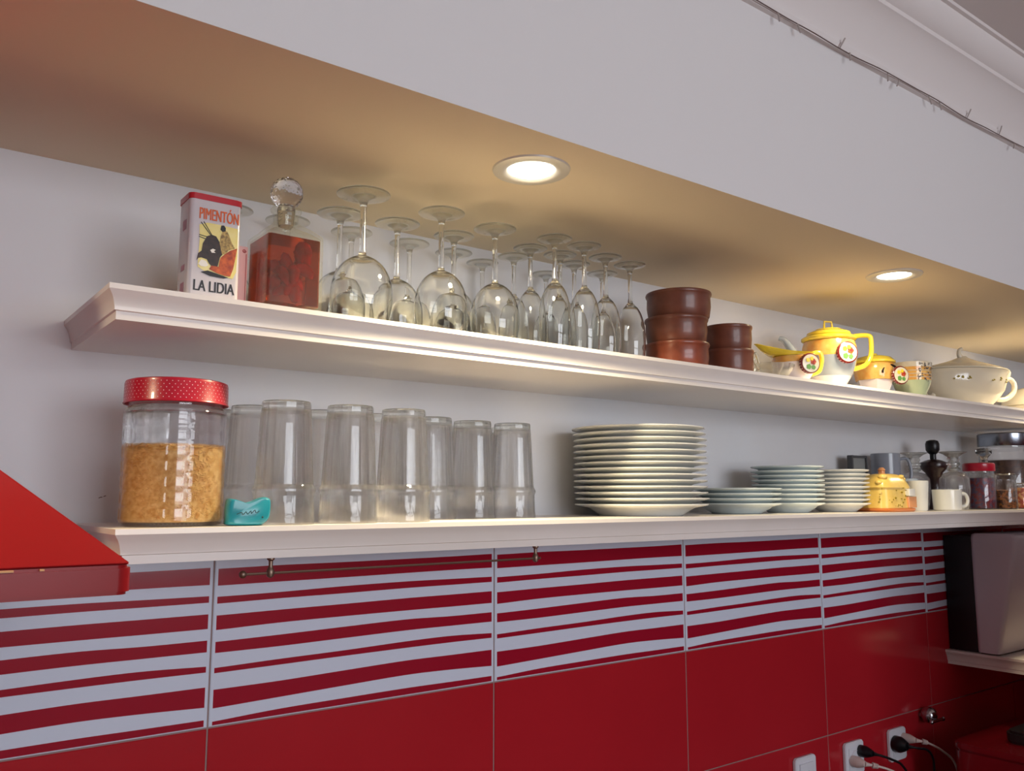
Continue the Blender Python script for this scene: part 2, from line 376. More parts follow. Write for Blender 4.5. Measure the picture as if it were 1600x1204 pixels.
# ------------------------------------------------------------------ shelves
def crown_shelf(name, label, xs, depth, z0, t, xr, m):
    prof = [(0, 0), (0, .0095), (.0022, .0105), (.0022, .0125), (.0030, .0165), (.0042, .0215), (.0062, .0262), (.0088, .0300), (.0104, .0325), (.0104, t)]
    k = t/.0385; prof = [(a, b*k) for a, b in prof[:-1]]+[(.0104, t)]
    g = G(); n = len(prof); v = []
    for o, z in prof:
        v += [(xs-o, 0, z0+z), (xs-o, -depth-o, z0+z), (xr, -depth-o, z0+z), (xr, 0, z0+z)]
    f = [(4*i+j, 4*i+j+1, 4*i+j+5, 4*i+j+4) for i in range(n-1) for j in range(3)]+[(4*i+3, 4*i, 4*i+4, 4*i+7) for i in range(n-1)]
    f += [(0, 1, 2, 3), (4*n-4, 4*n-3, 4*n-2, 4*n-1)]
    o = obj(name, g.add(v, f), m, ang=24); return tag(o, label, 'shelf')
crown_shelf('wall_shelf', 'upper white crown-moulded shelf holding wine glasses, clay bowls and tea set', .2124, .2545, ZU0, ZU-ZU0, 3.5, M['shelfpaint'])
crown_shelf('wall_shelf', 'lower white crown-moulded shelf holding tumblers and plate stacks above striped tiles', .233, .2545, ZL0, ZL-ZL0, 3.5, M['shelfpaint'])
crown_shelf('wall_shelf', 'short moulded shelf at the right below the white box-shaped appliance', 2.52, .262, OZ-.474, .040, 3.5, M['shelfpaint'])

# ------------------------------------------------------------------ range hood
hz = OZ-.056
h = thing('range_hood', 'glossy red metal range hood canopy with chipped lower rim', 'range hood', (-.13, -.25, OZ-.081))
def L(o, root): o.location = -root.location; return o     # parts written in world coordinates
g = G(); xa, xb, ya, yb = -.445, .185, -.5, -.004
cx0, cx1, cy0 = -.26, .0, -.27
v = [(xa, ya, hz), (xb, ya, hz), (xb, yb, hz), (xa, yb, hz), (cx0, cy0, hz+.167), (cx1, cy0, hz+.167), (cx1, yb, hz+.167), (cx0, yb, hz+.167)]
g.add(v, [(0, 1, 5, 4), (1, 2, 6, 5), (2, 3, 7, 6), (3, 0, 4, 7), (4, 5, 6, 7), (3, 2, 1, 0)])
L(obj('canopy', g, M['hood'], h, bevel=.002), h)
g = G().rbox(xa-.001, xb+.001, ya-.001, yb+.001, hz-.0245, hz-.0004, .012, 4)
L(obj('rim', g, M['hood'], h, bevel=.0025), h)
L(obj('chimney', G().rbox(cx0, cx1, cy0, yb, hz+.1675, ZS-.001, .004), M['hood'], h), h)
for x0, x1 in ((.036, .052), (.053, .064), (.082, .085)):
    L(obj('paint_chip', G().box(x0+.035, x1+.035, ya-.0022, ya+.0015, hz-.0022, hz-.0008), M['chip'], h), h)

# ------------------------------------------------------------------ downlights
WH = ('recessed downlight left of the frame edge over the red hood', 'brightest recessed round downlight in the soffit above the wine glasses', 'recessed round downlight in the soffit above the yellow teapot', 'recessed downlight at the far right end of the soffit')
for i, x in enumerate(LAMPX):
    d = thing('downlight', WH[i], 'downlight', (x, -.362, ZS), 0, 'recessed downlights in the soffit')
    obj('trim_ring', G().lathe([(.033, -.0005), (.037, -.0035), (.047, -.0045), (.054, -.0025), (.055, 0), (.033, 0)], 40, closed=True), M['lamp_ring'], d)
    obj('lens', G().lathe([(0, -.0022), (.026, -.0022), (.0328, -.0012), (.0328, 0), (0, 0)], 32), M['lens_hot'] if i == 1 else M['lens'], d)

# ------------------------------------------------------------------ string light
s = thing('string_light', 'thin brown wire with tiny unlit bulbs strung along the ceiling coving', 'string light', (1.5, SY, OZ+.786))
pts = []
for i in range(60):
    x = -1+i*.07; pts.append((x-1.5, -.0125+.0012*math.sin(i*2.1), .0005+.0022*math.sin(i*.9)))
obj('wire', G().tube(smooth_path(pts, 3), .0011, 6), M['wire'], s)
bl = [(1.142, -.016, -.001), (1.196, -.016, .003), (1.322, .02, .012), (1.352, -.017, -.005), (1.478, -.018, -.006), (1.518, -.018, -.014), (1.63, -.017, .004), (1.672, -.018, .001), (1.79, .02, .012), (1.935, .022, .010), (2.01, -.016, -.014), (.99, -.016, .004), (.86, -.016, -.004)]
for x, dz, dx in bl:
    g = G().tube([(0, 0, 0), (dx*.5, -.002, dz*.55), (dx, -.003, dz)], [.0011, .0016, .0014], 6)
    b = obj('bulb', g, M['bulb'], s); b.location = (x-1.5, -.013, 0)

# ------------------------------------------------------------------ hanging rail under the lower shelf
r = thing('hanging_rail', 'thin dark brass utensil rail hung on two posts under the lower shelf', 'rail', (.6, -.245, ZL0))
obj('rod', G().tube([(-.228, 0, -.0185), (.226, 0, -.0185)], .0016, 8), M['brass'], r)
for x in (-.195, .2165):
    obj('bracket', G().lathe([(.0048, 0), (.0048, -.002), (.0028, -.004), (.0024, -.010), (.0034, -.013), (.0046, -.015), (.0050, -.0185), (.0040, -.0225), (.0008, -.0245)], 14, (x, 0, 0)), M['brass'], r)
for x in (-.229,): obj('finial', G().ball((x, 0, -.0185), .0046, 12, 8), M['brass'], r)

# ------------------------------------------------------------------ wine glasses and flutes (upside down)
def up_glass(label, group, H, R, rim, bowl, foot, wall=.0009, stem=.0046):
    t = thing('wine_glass', label, 'wine glass', (0, 0, 0), 0, group)
    hb = H*bowl
    def rad(u):       # bowl radius, u = 0 at the rim .. 1 at the stem
        return (rim+(R-rim)*math.sin(min(u/.38, 1)*PI/2)) if u < .38 else R*math.sqrt(max(1-((u-.38)/.625)**2.3, .0))
    out = [(rad(k/26), hb*k/26) for k in range(26)]
    out = [p for p in out if p[0] > stem+.001]
    inn = [(r_-wall, z-(.0015 if z > hb*.6 else 0)) for r_, z in out]
    top_in = (0.0002, inn[-1][1]+.001)
    pr_ = [top_in]+inn[::-1]+out+[(stem+.0012, hb+.001), (stem, hb+.004)]
    obj('bowl', G().lathe(pr_, 40, caps=False), M['wineglass'], t, ang=60)
    g = G().lathe([(stem+.0006, hb+.0045), (stem, hb+.008), (stem*.85, hb+(H-hb)*.4), (stem*.85, H-.022), (stem*.98, H-.0164)], 16)
    obj('stem', g, M['stemglass'], t, ang=60)
    g = G().lathe([(stem*1.0, H-.0162), (stem*1.35, H-.0100), (stem*2.1, H-.0066), (foot*.55, H-.0040), (foot*.8, H-.0026), (foot*.97, H-.0017), (foot, H-.0010), (foot*.99, H), (foot*.8, H-.0009), (foot*.55, H-.0022), (foot*.3, H-.0036), (0, H-.0044)], 40)
    obj('foot', g, M['footglass'], t, ang=60)
    return t
GW = 'upside-down wine glasses on the upper shelf'; GF = 'upside-down champagne flutes on the upper shelf'
wp = up_glass('', GW, .187, .0400, .0330, .52, .0350)
WG = [(.534, -.214, 1.08, 'large upside-down wine glass in the front row, just right of the chilli decanter'),
(.545, -.118, 1, 'upside-down wine glass standing directly behind the large one beside the decanter'),
(.637, -.128, 1, 'upside-down wine glass in the second row between the first two front-row glasses'),
(.665, -.212, 1, 'second upside-down wine glass from the left in the front row'),
(.774, -.198, .97, 'third upside-down wine glass in the front row, beside the flutes'),
(.600, -.045, .95, 'upside-down wine glass against the wall behind the large front-row glass'),
(.706, -.047, .96, 'upside-down wine glass against the wall, second from the left in the back row'),
(.742, -.128, .95, 'upside-down wine glass behind and between the second and third front-row glasses'),
(.796, -.045, .93, 'upside-down wine glass against the wall, nearest to the flutes'),
(.492, -.046, .96, 'upside-down wine glass half hidden behind the decanter stopper'),
(.405, -.045, .90, 'upside-down wine glass behind the paprika tin and the decanter')]
for i, (x, y, s_, lb) in enumerate(WG):
    if i == 0: wp.location = (x, y, ZU+.0002); wp['label'] = lb; wp.scale = (s_, s_, 1)
    else: dup(wp, (x, y, ZU+.0002), lb, GW, rz=i*.7, scale=(s_, s_, 1 if i < 9 else .985))
fp = up_glass('', GF, .182, .0262, .0230, .60, .0290, stem=.0042)
FG = [(.872, -.228, 'upside-down champagne flute in the front row, farthest left of the flutes'),
(.938, -.226, 'second upside-down champagne flute from the left in the front row'),
(1.014, -.197, 'third upside-down champagne flute from the left in the front row'),
(1.084, -.187, 'upside-down champagne flute standing nearest to the stacked clay bowls'),
(.874, -.162, 'upside-down champagne flute just behind the leftmost front flute'),
(.940, -.162, 'upside-down champagne flute in the second row behind the second front flute'),
(1.000, -.130, 'upside-down champagne flute in the middle of the group of flutes'),
(1.086, -.112, 'upside-down champagne flute behind the one beside the clay bowls'),
(1.004, -.045, 'upside-down champagne flute against the wall, farthest right'),
(.862, -.038, 'upside-down champagne flute against the wall, leftmost of its row'),
(.883, -.104, 'upside-down champagne flute in the third row behind the leftmost flutes')]
for i, (x, y, lb) in enumerate(FG):
    if i == 0: fp.location = (x, y, ZU+.0002); fp['label'] = lb
    else: dup(fp, (x, y, ZU+.0002), lb, GF, rz=i*.9)

# ------------------------------------------------------------------ tumblers (upside down)
def tumbler():
    t = thing('glass_tumbler', '', 'glass tumbler', (0, 0, 0), 0, 'upside-down glass tumblers on the lower shelf')
    n = 16; H = .156
    def fn(a, z, k):
        if z < .004 or k >= KO: return 1
        q = (a*n/(2*PI)) % 1; c_ = 1-.040*math.sin(q*PI)     # hollow flutes with sharp ridges
        if .037 < z < .049: return 1-.006*math.sin(q*PI)+.014*abs(math.cos(q*PI))
        return c_ if .049 < z < .147 else 1-.014*math.sin(q*PI)
    out = [(.0380, 0), (.0383, .003), (.0378, .010), (.0370, .036), (.0372, .039), (.0384, .0415), (.0384, .044), (.0370, .047), (.0358, .050), (.0340, .085), (.0324, .120), (.0312, .142), (.0308, .146), (.0306, .153), (.0298, .156), (.0002, .156)]
    inn = [(.0002, .1425), (.0265, .1425), (.0285, .138), (.0312, .10), (.0335, .055), (.0346, .036), (.0360, .003), (.0368, 0)]
    KO = len(out)-1
    g = G().lathe(out[:-3]+inn[2:], n*6, fn=fn, closed=False, caps=False)
    KO = 13
    g = G().lathe(out[:13], n*6, fn=fn, caps=False)
    g2 = G().lathe(inn[1:], n*6, caps=False)
    g.add(g2.v, g2.f)
    obj('facet_wall', g, M['tumbler'], t, ang=14)
    g = G().lathe([(.0002, .1428), (.0265, .1428), (.0300, .1455), (.0306, .147), (.0305, .153), (.0296, .156), (.0270, .156), (.0250, .1545), (.0002, .1545)], n*6, fn=lambda a, z, k: (math.cos(PI/n)/math.cos((((a*n/(2*PI)) % 1)-.5)*2*PI/n)))
    obj('thick_base', g, M['tumbler_base'], t, ang=14)
    return t
tp = tumbler()
TG = [(.432, -.212, 'ribbed glass tumbler in the front row, nearest the pasta jar and teal holder'),
(.524, -.210, 'second ribbed glass tumbler from the left in the front row'),
(.608, -.208, 'third ribbed glass tumbler from the left in the front row'),
(.792, -.112, 'ribbed glass tumbler standing second nearest to the dinner plates'),
(.872, -.114, 'ribbed glass tumbler standing nearest to the dinner plates'),
(.421, -.128, 'ribbed glass tumbler right behind the teal plastic holder'),
(.402, -.043, 'ribbed glass tumbler at the wall behind the pasta jar'),
(.524, -.126, 'ribbed glass tumbler in the second row between the first two front ones'),
(.612, -.122, 'ribbed glass tumbler in the second row between second and third front ones'),
(.704, -.128, 'ribbed glass tumbler just right of and behind the third front one'),
(.742, -.042, 'ribbed glass tumbler at the wall left of the two right-hand tumblers'),
(.836, -.040, 'ribbed glass tumbler at the wall between the two right-hand tumblers'),
(.916, -.044, 'ribbed glass tumbler at the wall, farthest right of all tumblers')]
for i, (x, y, lb) in enumerate(TG):
    if i == 0: tp.location = (x, y, ZL+.0002); tp['label'] = lb; tp.scale = (1.02, 1.02, 1)
    else: dup(tp, (x, y, ZL+.0002), lb, rz=i*.37)

# ------------------------------------------------------------------ plates
def plate(R, h, label, group, m, flat=.55):
    o = G().lathe([(.0, .0012), (R*flat-.004, .0012), (R*flat-.003, 0), (R*flat, 0), (R*flat+.002, .0020), (R*.74, h*.48), (R*.80, h*.66), (R*.985, h-.0032), (R, h-.0020), (R*.997, h-.0003), (R*.985, h), (R*.79, h*.66+.0040), (R*.71, h*.48+.0035), (R*.57, .0050), (0, .0045)], 72)
    return tag(obj('plate', o, m, ang=50), label, 'plate', group)
ORD = ['bottom', 'second', 'third', 'fourth', 'fifth', 'sixth', 'seventh', 'eighth', 'ninth', 'tenth', 'eleventh', 'twelfth', 'thirteenth', 'top']
def stack(n, R, h, step, x, y, what, group, m, jit=.002, flat=.55):
    first = None
    for i in range(n):
        nm = 'bottom' if i == 0 else ('topmost' if i == n-1 else ORD[i]+' from the bottom')
        lb = f'{what}, {nm}'
        loc = (x+random.uniform(-jit, jit)-(.004*i/n if n > 10 else 0), y+random.uniform(-jit, jit), ZL+.0002+i*step)
        if first is None: first = plate(R, h, lb, group, m, flat); first.location = loc
        else:
            c = first.copy(); COL.objects.link(c); c.location = loc; c['label'] = lb
random.seed(11)
stack(14, .1235, .0215, .01065, 1.160, -.130, 'white dinner plate in the tall stack', 'dinner plates in the tall stack', M['porcelain'], .0022, .62)
stack(4, .0900, .0215, .0100, 1.437, -.130, 'white side plate in the low stack of four', 'side plates in the low stack', M['porcelain2'], .0012)
stack(9, .0770, .0215, .00975, 1.611, -.130, 'small white plate in the stack beside the low stack', 'small plates in the left of the two high small stacks', M['porcelain2'], .001)
stack(9, .0720, .0205, .00925, 1.781, -.140, 'small white plate in the stack by the yellow cheese dish', 'small plates in the stack by the cheese dish', M['porcelain'], .001)

# ------------------------------------------------------------------ paprika tin
X0, X1, Y0, Y1, TZ = -.0315, .0315, -.0215, .0215, .130
t = thing('paprika_tin', 'white tin with red lid, bull picture and the words PIMENTON and LA LIDIA', 'tin', (.3215, -.2215, ZU+.0002))
obj('tin_body', G().rbox(X0, X1, Y0, Y1, 0, TZ-.006, .006, 5), M['tinwhite'], t)
obj('rolled_rim', G().rbox(X0-.0006, X1+.0006, Y0-.0006, Y1+.0006, 0, .0018, .0063, 5), M['tinedge'], t)
g = G().rbox(X0-.001, X1+.001, Y0-.001, Y1+.001, TZ-.008, TZ-.001, .0065, 5).rbox(X0+.001, X1-.001, Y0+.001, Y1-.001, TZ-.001, TZ, .006, 5)
obj('lid', g, M['tinlid'], t)
YF = Y0-.0002
def blob(pts, y, th=.00025):
    n = len(pts); return G().prism([(a, b) for a, b in pts], y-th, y, ax='y')
def P(u, v):   # picture frame of the tin front: u,v in 0..1
    return (X0+.0045+u*(X1-X0-.0075), .003+v*(TZ-.012))
def poly(l): return [P(*p) for p in l]
obj('lettering', fit(text_geo('PIMENTÓN', .02, .0001, .035), *[P(.12, 0)[0], P(.985, 0)[0]], P(0, .805)[1], P(0, .955)[1], YF-.0004), M['ink_or'], t, smooth=False)
obj('lettering', fit(text_geo('LA LIDIA', .02, .0001, .03), P(.06, 0)[0], P(.95, 0)[0], P(0, .055)[1], P(0, .165)[1], YF-.0001), M['ink_bk'], t, smooth=False)
g = blob(poly([(.13, .30), (.15, .60), (.13, .74), (.3, .775), (.6, .775), (.97, .765), (.985, .5), (.97, .3), (.9, .225), (.5, .235), (.25, .27)]), YF, .0002)
pic = obj('picture', g, M['ink_ye'], t, smooth=False)
obj('bull', blob(poly([(.10, .36), (.13, .44), (.2, .47), (.22, .55), (.30, .63), (.40, .655), (.50, .645), (.58, .59), (.61, .52), (.66, .47), (.60, .43), (.57, .36), (.54, .30), (.45, .315), (.37, .35), (.32, .39), (.2, .40), (.14, .39)]), YF-.0003), M['ink_bull'], pic, smooth=False)
g = blob(poly([(.62, .43), (.70, .47), (.82, .52), (.97, .555), (.94, .45), (.90, .33), (.84, .245), (.72, .245), (.55, .26), (.38, .29), (.42, .33), (.58, .33), (.60, .40)]), YF-.0004)
obj('cape', g, M['ink_cape'], pic, smooth=False)
g = blob(poly([(.60, .66), (.58, .58), (.62, .50), (.64, .47), (.72, .47), (.78, .52), (.92, .55), (.84, .61), (.77, .69), (.73, .72), (.64, .72)]), YF-.00035)
obj('bullfighter', g, M['ink_fig'], pic, smooth=False)
g = blob(poly([(.585, .725), (.60, .77), (.66, .775), (.70, .75), (.70, .715), (.63, .705)]), YF-.00045)
for a, b in (((.38, .65), (.16, .77)), ((.40, .655), (.22, .78)), ((.30, .625), (.13, .635)), ((.28, .60), (.13, .615))):
    (x0, z0), (x1, z1) = P(*a), P(*b); dx, dz = x1-x0, z1-z0; l = math.hypot(dx, dz); px, pz = -dz/l*.00045, dx/l*.00045
    g.prism([(x0+px, z0+pz), (x1+px, z1+pz), (x1-px, z1-pz), (x0-px, z0-pz)], YF-.0006, YF-.0003, ax='y')
g2 = blob(poly([(.20, .25), (.35, .275), (.6, .25), (.8, .23), (.7, .215), (.4, .22)]), YF-.00025); g.add(g2.v, g2.f)
obj('dark_detail', g, M['ink_bk'], pic, smooth=False)
g = blob(poly([(.38, .49), (.44, .51), (.50, .50), (.46, .485), (.50, .47), (.42, .465)]), YF-.0006)
g2 = blob(poly([(.14, .33), (.2, .38), (.3, .37), (.36, .33), (.3, .31), (.2, .31)]), YF-.0004); g.add(g2.v, g2.f)
obj('light_detail', g, M['ink_wh'], pic, smooth=False)
for z0, z1 in ((.086, .098), (.035, .042), (.006, .02)): obj('side_print', G().box(X0-.0003, X0-.00005, -.010, .004, z0, z1), M['ink_pk'], t, smooth=False)

# pink card box behind
t = thing('spice_carton', 'pink carton with red scroll corners squeezed between tin and decanter', 'carton', (.374, -.175, ZU+.0002))
obj('carton_body', G().box(-.018, .006, -.018, .018, 0, .088), M['pinkbox'], t, bevel=.0006)
g = G()
for zc, s_ in ((.082, -1), (.006, 1)):
    pts = [(.0025*math.cos(a)*(1-a/12), -.0184, zc+.0025*math.sin(a)*s_*(1-a/12)) for a in [k*.5 for k in range(18)]]
    for dx in (-.012, .001): g.tube([(p[0]+dx, p[1], p[2]) for p in pts], .0005, 5)
g.box(-.0165, -.0158, -.0184, -.018, .010, .078).box(.0035, .0042, -.0184, -.018, .010, .078)
obj('scroll_print', g, M['ink_red'], t)

# ------------------------------------------------------------------ decanter
t = thing('decanter', 'square glass decanter of whole red chillies in amber oil', 'decanter', (.4245, -.2065, ZU+.0002))
hw, hd, hh = .0385, .0385, .103
# shoulders: loft from the square body to the round neck
def loft(rings, g):
    n = len(rings[0]); v = [p for r in rings for p in r]
    f = [(i*n+k, i*n+(k+1) % n, (i+1)*n+(k+1) % n, (i+1)*n+k) for i in range(len(rings)-1) for k in range(n)]
    f += [tuple(range(n))[::-1], tuple((len(rings)-1)*n+k for k in range(n))]
    return g.add(v, f)
def sqr(hx, hy, r, z, n=72, mix=0, rr=0):
    out = []
    for k in range(n):
        a = 2*PI*(k+.5)/n; c, s_ = math.cos(a), math.sin(a)
        e = (abs(c/hx)**26+abs(s_/hy)**26)**(-1/26)
        q = e*(1-mix)+rr*mix; out.append((c*q, s_*q, z))
    return out
rings = [sqr(hw-.002, hd-.002, 0, 0), sqr(hw, hd, 0, .002), sqr(hw, hd, 0, .100), sqr(hw-.001, hd-.001, 0, .104), sqr(hw-.010, hd-.010, 0, .113, mix=.1, rr=.024), sqr(.02, .02, 0, .121, mix=.6, rr=.019), sqr(.02, .02, 0, .124, mix=1, rr=.0165), sqr(.02, .02, 0, .137, mix=1, rr=.0160), sqr(.02, .02, 0, .139, mix=1, rr=.0195), sqr(.02, .02, 0, .142, mix=1, rr=.0205), sqr(.02, .02, 0, .1445, mix=1, rr=.0190), sqr(.02, .02, 0, .1445, mix=1, rr=.0120), sqr(.02, .02, 0, .122, mix=1, rr=.0120)]
inner = [sqr(.01, .01, 0, .118, mix=1, rr=.0125), sqr(hw-.012, hd-.012, 0, .109, mix=.1, rr=.02), sqr(hw-.0028, hd-.0028, 0, .101), sqr(hw-.0028, hd-.0028, 0, .009), sqr(hw-.008, hd-.008, 0, .007)]
obj('bottle', loft(rings+inner, G()), M['decglass'], t, ang=30)
oil = obj('oil', loft([sqr(hw-.008, hd-.008, 0, .0078), sqr(hw-.0032, hd-.0032, 0, .0095), sqr(hw-.0032, hd-.0032, 0, .098)], G()), M['oil'], t, ang=30)
random.seed(5)
for k in range(15):
    x = random.uniform(-.018, .018); y = random.uniform(-.018, .018) if k > 6 else -.019+random.uniform(-.004, .002); z = .022+.062*((k*7) % 15)/15
    a = random.uniform(0, 2*PI); l = random.uniform(.020, .032)
    d = Vector((math.cos(a), .15*random.uniform(-1, 1), math.sin(a)))
    pts = [Vector((x, y, z))+d*l*(s_-.5)+Vector((0, 0, .008*math.sin(s_*PI))) for s_ in [i/6 for i in range(7)]]
    pts = [Vector((max(-.027, min(.027, p.x)), max(-.027, min(.027, p.y)), max(.014, min(.091, p.z)))) for p in pts]
    obj('chilli', G().tube(pts, [.0015, .0065, .0088, .0092, .0080, .0055, .001], 10), M['chilli'], t)
g = G().tube([(0, 0, .121), (0, 0, .134), (0, 0, .1445)], [.0100, .0113, .0118], 18)
g.tube([(0, 0, .1446), (0, 0, .1505)], [.0118, .009], 18)
bm = bmesh.new(); bmesh.ops.create_icosphere(bm, subdivisions=3, radius=.0215)
g.add([(v.co.x, v.co.y, v.co.z+.1665) for v in bm.verts], [tuple(v.index for v in f.verts) for f in bm.faces]); bm.free()
obj('stopper', g, M['crystal'], t, smooth=False)

# ------------------------------------------------------------------ clay bowls
def clay(R, h, label, loc, m, rz=0):
    g = G().lathe([(0, .002), (R*.86, .002), (R*.88, 0), (R*.92, .004), (R*.965, h*.45), (R*.955, h*.82), (R*.985, h*.88), (R, h*.94), (R*.985, h), (R*.93, h), (R*.89, h*.9), (R*.88, .009), (0, .007)], 48)
    return tag(obj('clay_bowl', g, m, loc=loc), label, 'clay bowl', 'stacked terracotta bowls')
clay(.0610, .049, 'brown terracotta bowl, bottom of the stack of three', (1.213, -.180, ZU+.0002), M['clay2'])
clay(.0600, .048, 'brown terracotta bowl, middle of the stack of three', (1.211, -.181, ZU+.0494), M['clay'])
clay(.0625, .050, 'brown terracotta bowl, topmost of the stack of three', (1.220, -.180, ZU+.0976), M['clay'])
clay(.0510, .054, 'small terracotta bowl, lower of the stack of two', (1.372, -.172, ZU+.0002), M['clay'])
clay(.0490, .049, 'small terracotta bowl, upper of the stack of two', (1.374, -.171, ZU+.0544), M['clay'])

# ------------------------------------------------------------------ small glass dish
t = thing('glass_dish', 'low clear pressed glass dish between clay bowls and yellow creamer', 'dish', (1.462, -.205, ZU+.0002))
obj('dish_bowl', G().lathe([(0, .002), (.028, .002), (.029, 0), (.034, .004), (.046, .022), (.048, .030), (.0465, .030), (.044, .022), (.033, .007), (0, .006)], 40, fn=lambda a, z, k: 1+(.02*math.sin(12*a) if z > .02 else 0)), M['footglass'], t)
obj('side_lug', G().tube(smooth_path([(-.040, -.004, .018), (-.056, -.004, .036), (-.050, -.004, .050), (-.040, -.004, .030)]), .0028, 8), M['footglass'], t)

# ------------------------------------------------------------------ yellow lustre tea set
def medallion(parent, x, y, z, r, th=.010):
    g = G().lathe([(0, 0), (r*.9, 0), (r, .0015), (r, th-.0015), (r*.92, th), (0, th)], 32)
    g.rot(Matrix.Translation((x, y, z)) @ Matrix.Rotation(PI/2, 4, 'X'))
    m_ = obj('medallion', g, M['maroon'], parent)
    g = G().lathe([(0, 0), (r*.86, 0), (r*.86, .0008), (0, .0012)], 32); g.rot(Matrix.Translation((x, y-th-.0001, z)) @ Matrix.Rotation(PI/2, 4, 'X'))
    obj('painted_face', g, M['cream'], m_)
    for dx, dz, rr, mm in ((.25, .15, .30, 'ink_cape'), (-.30, .30, .22, 'yellow'), (.1, .45, .2, 'yellow'), (-.25, -.35, .26, 'ink_gr'), (.25, -.4, .22, 'ink_gr'), (.27, .17, .12, 'ink_red')):
        g = G()
        for k in range(5):
            a = k*2*PI/5; g.lathe([(0, 0), (rr*r*.55, 0), (rr*r*.5, .0005+.0001*k)], 10, (rr*r*.5*math.cos(a), rr*r*.5*math.sin(a), 0))
        g.rot(Matrix.Translation((x+dx*r, y-th-.0013-(.0005 if mm == 'ink_red' else 0), z+dz*r)) @ Matrix.Rotation(PI/2, 4, 'X'))
        obj('painted_flower', g, M[mm], m_)
    g = G()
    for k in range(22):
        a = 2*PI*k/22; q = r+.0002
        for yy in (y-.003, y-.007): g.add([(x+q*math.cos(a+da), yy+dy, z+q*math.sin(a+da)) for da, dy in ((-.05, -.0008), (.05, -.0008), (.05, .0008), (-.05, .0008))], [(0, 1, 2, 3)])
    obj('rim_dot', g, M['dot'], m_, smooth=False)['kind'] = 'stuff'
def ang_handle(x0, x1, z0, z1, w_=.0062):
    """squared loop handle in the x/z plane, starts at the body (x0)"""
    return G().tube(smooth_path([(x0, 0, z1-.004), (x0+(x1-x0)*.55, 0, z1), (x1-.004, 0, z1-.001), (x1, 0, z1-.010), (x1-.002, 0, z0+(z1-z0)*.45), (x1-(x1-x0)*.35, 0, z0+(z1-z0)*.15), (x0-.004, 0, z0)], 5), w_*.5+.0006, 10)
t = thing('teapot', 'yellow and pearl lustre teapot with flower medallion and squared handle', 'teapot', (1.732, -.170, ZU+.0002), -.48)
obj('pot_base', G().lathe([(0, .002), (.026, .002), (.028, 0), (.031, .004), (.035, .016), (.0445, .0318)], 48, caps=True), M['pearlw'], t)
obj('pearl_body', G().lathe([(.0445, .032), (.049, .041), (.055, .058), (.0585, .076)], 48, caps=True), M['pearl'], t)
obj('painted_band', G().lathe([(.0585, .0762), (.0592, .086), (.0585, .100), (.055, .112), (.050, .1125)], 48, caps=True), M['orange'], t)
obj('collar', G().lathe([(.049, .1127), (.056, .1130), (.060, .1165), (.060, .121), (.056, .124), (.047, .125)], 48), M['yellow'], t)
ld = obj('lid', G().lathe([(.045, .1252), (.049, .127), (.047, .133), (.036, .138), (.030, .1385), (.028, .1415), (.016, .1445), (0, .145)], 48), M['yellow'], t)
obj('knob', G().tube([(-.010, 0, .1452), (-.0085, 0, .160), (.0085, 0, .160), (.010, 0, .1452)], .0026, 8), M['yellow'], ld)
obj('handle', ang_handle(.055, .105, .050, .131, .010), M['yellow'], t)
g = G().tube(smooth_path([(-.046, .0, .050), (-.070, .006, .066), (-.084, .012, .092), (-.098, .018, .116), (-.110, .022, .122)]), [.014+(.005-.014)*k/24 for k in range(25)], 12)
obj('spout', g, M['pearl'], t)
medallion(t, .008, -.053, .080, .0245)

t = thing('creamer', 'yellow lustre creamer with long pouring lip and flower medallion', 'creamer', (1.566, -.190, ZU+.0002), -.45)
obj('jug_base', G().lathe([(0, .001), (.022, .001), (.024, 0), (.027, .004), (.040, .026), (.046, .044)], 40), M['pearlw'], t)
obj('painted_band', G().lathe([(.046, .0442), (.046, .050), (.044, .058), (.042, .0585)], 40), M['orange'], t)
# lip: yellow collar drawn out to a long pointed spout on the left
v = []; n = 40; LR = ((.0425, .0588, 0, 0), (.0425, .0600, .3, .05), (.0445, .0625, .7, .45), (.0460, .0650, 1, 1), (.0440, .0655, .97, 1), (.0410, .0620, .6, .5), (.0390, .0600, .2, .05), (.0380, .0588, 0, 0))
for (r_, z, o_, h_) in LR:
    for k in range(n):
        a = 2*PI*k/n; s_ = max(0, -math.cos(a))**3
        v.append((r_*math.cos(a)-.044*s_*o_, r_*math.sin(a)*(1-.45*s_*o_), z+.020*s_*h_))
q = len(LR); f = [(j*n+k, j*n+(k+1) % n, ((j+1) % q)*n+(k+1) % n, ((j+1) % q)*n+k) for j in range(q) for k in range(n)]
obj('pouring_lip', G().add(v, f), M['yellow'], t)
obj('handle', ang_handle(.040, .066, .022, .071, .0085), M['yellow'], t)
medallion(t, .006, -.047, .038, .0215)

t = thing('sugar_bowl', 'yellow lidded lustre sugar bowl just right of the teapot', 'sugar bowl', (1.925, -.165, ZU+.0002), -.40)
obj('bowl_base', G().lathe([(0, .001), (.024, .001), (.026, 0), (.030, .004), (.040, .028), (.044, .040)], 6, fn=None), M['pearlw'], t, smooth=False)
obj('painted_band', G().lathe([(.043, .0402), (.046, .056), (.046, .076), (.043, .080)], 32), M['orange'], t)
obj('lid', G().lathe([(.043, .0802), (.049, .082), (.049, .086), (.040, .095), (.022, .100), (.010, .102), (.008, .106), (0, .107)], 40), M['yellow'], t)
g = G().tube([(.012+.024*math.cos(a), -.046+.004*math.sin(a), .050+.024*math.sin(a)) for a in [PI*.95-k*PI*.9/12 for k in range(13)]], .0025, 6)
obj('painted_arc', g, M['ink_bk'], t)
medallion(t, .032, -.046, .048, .022, .008)

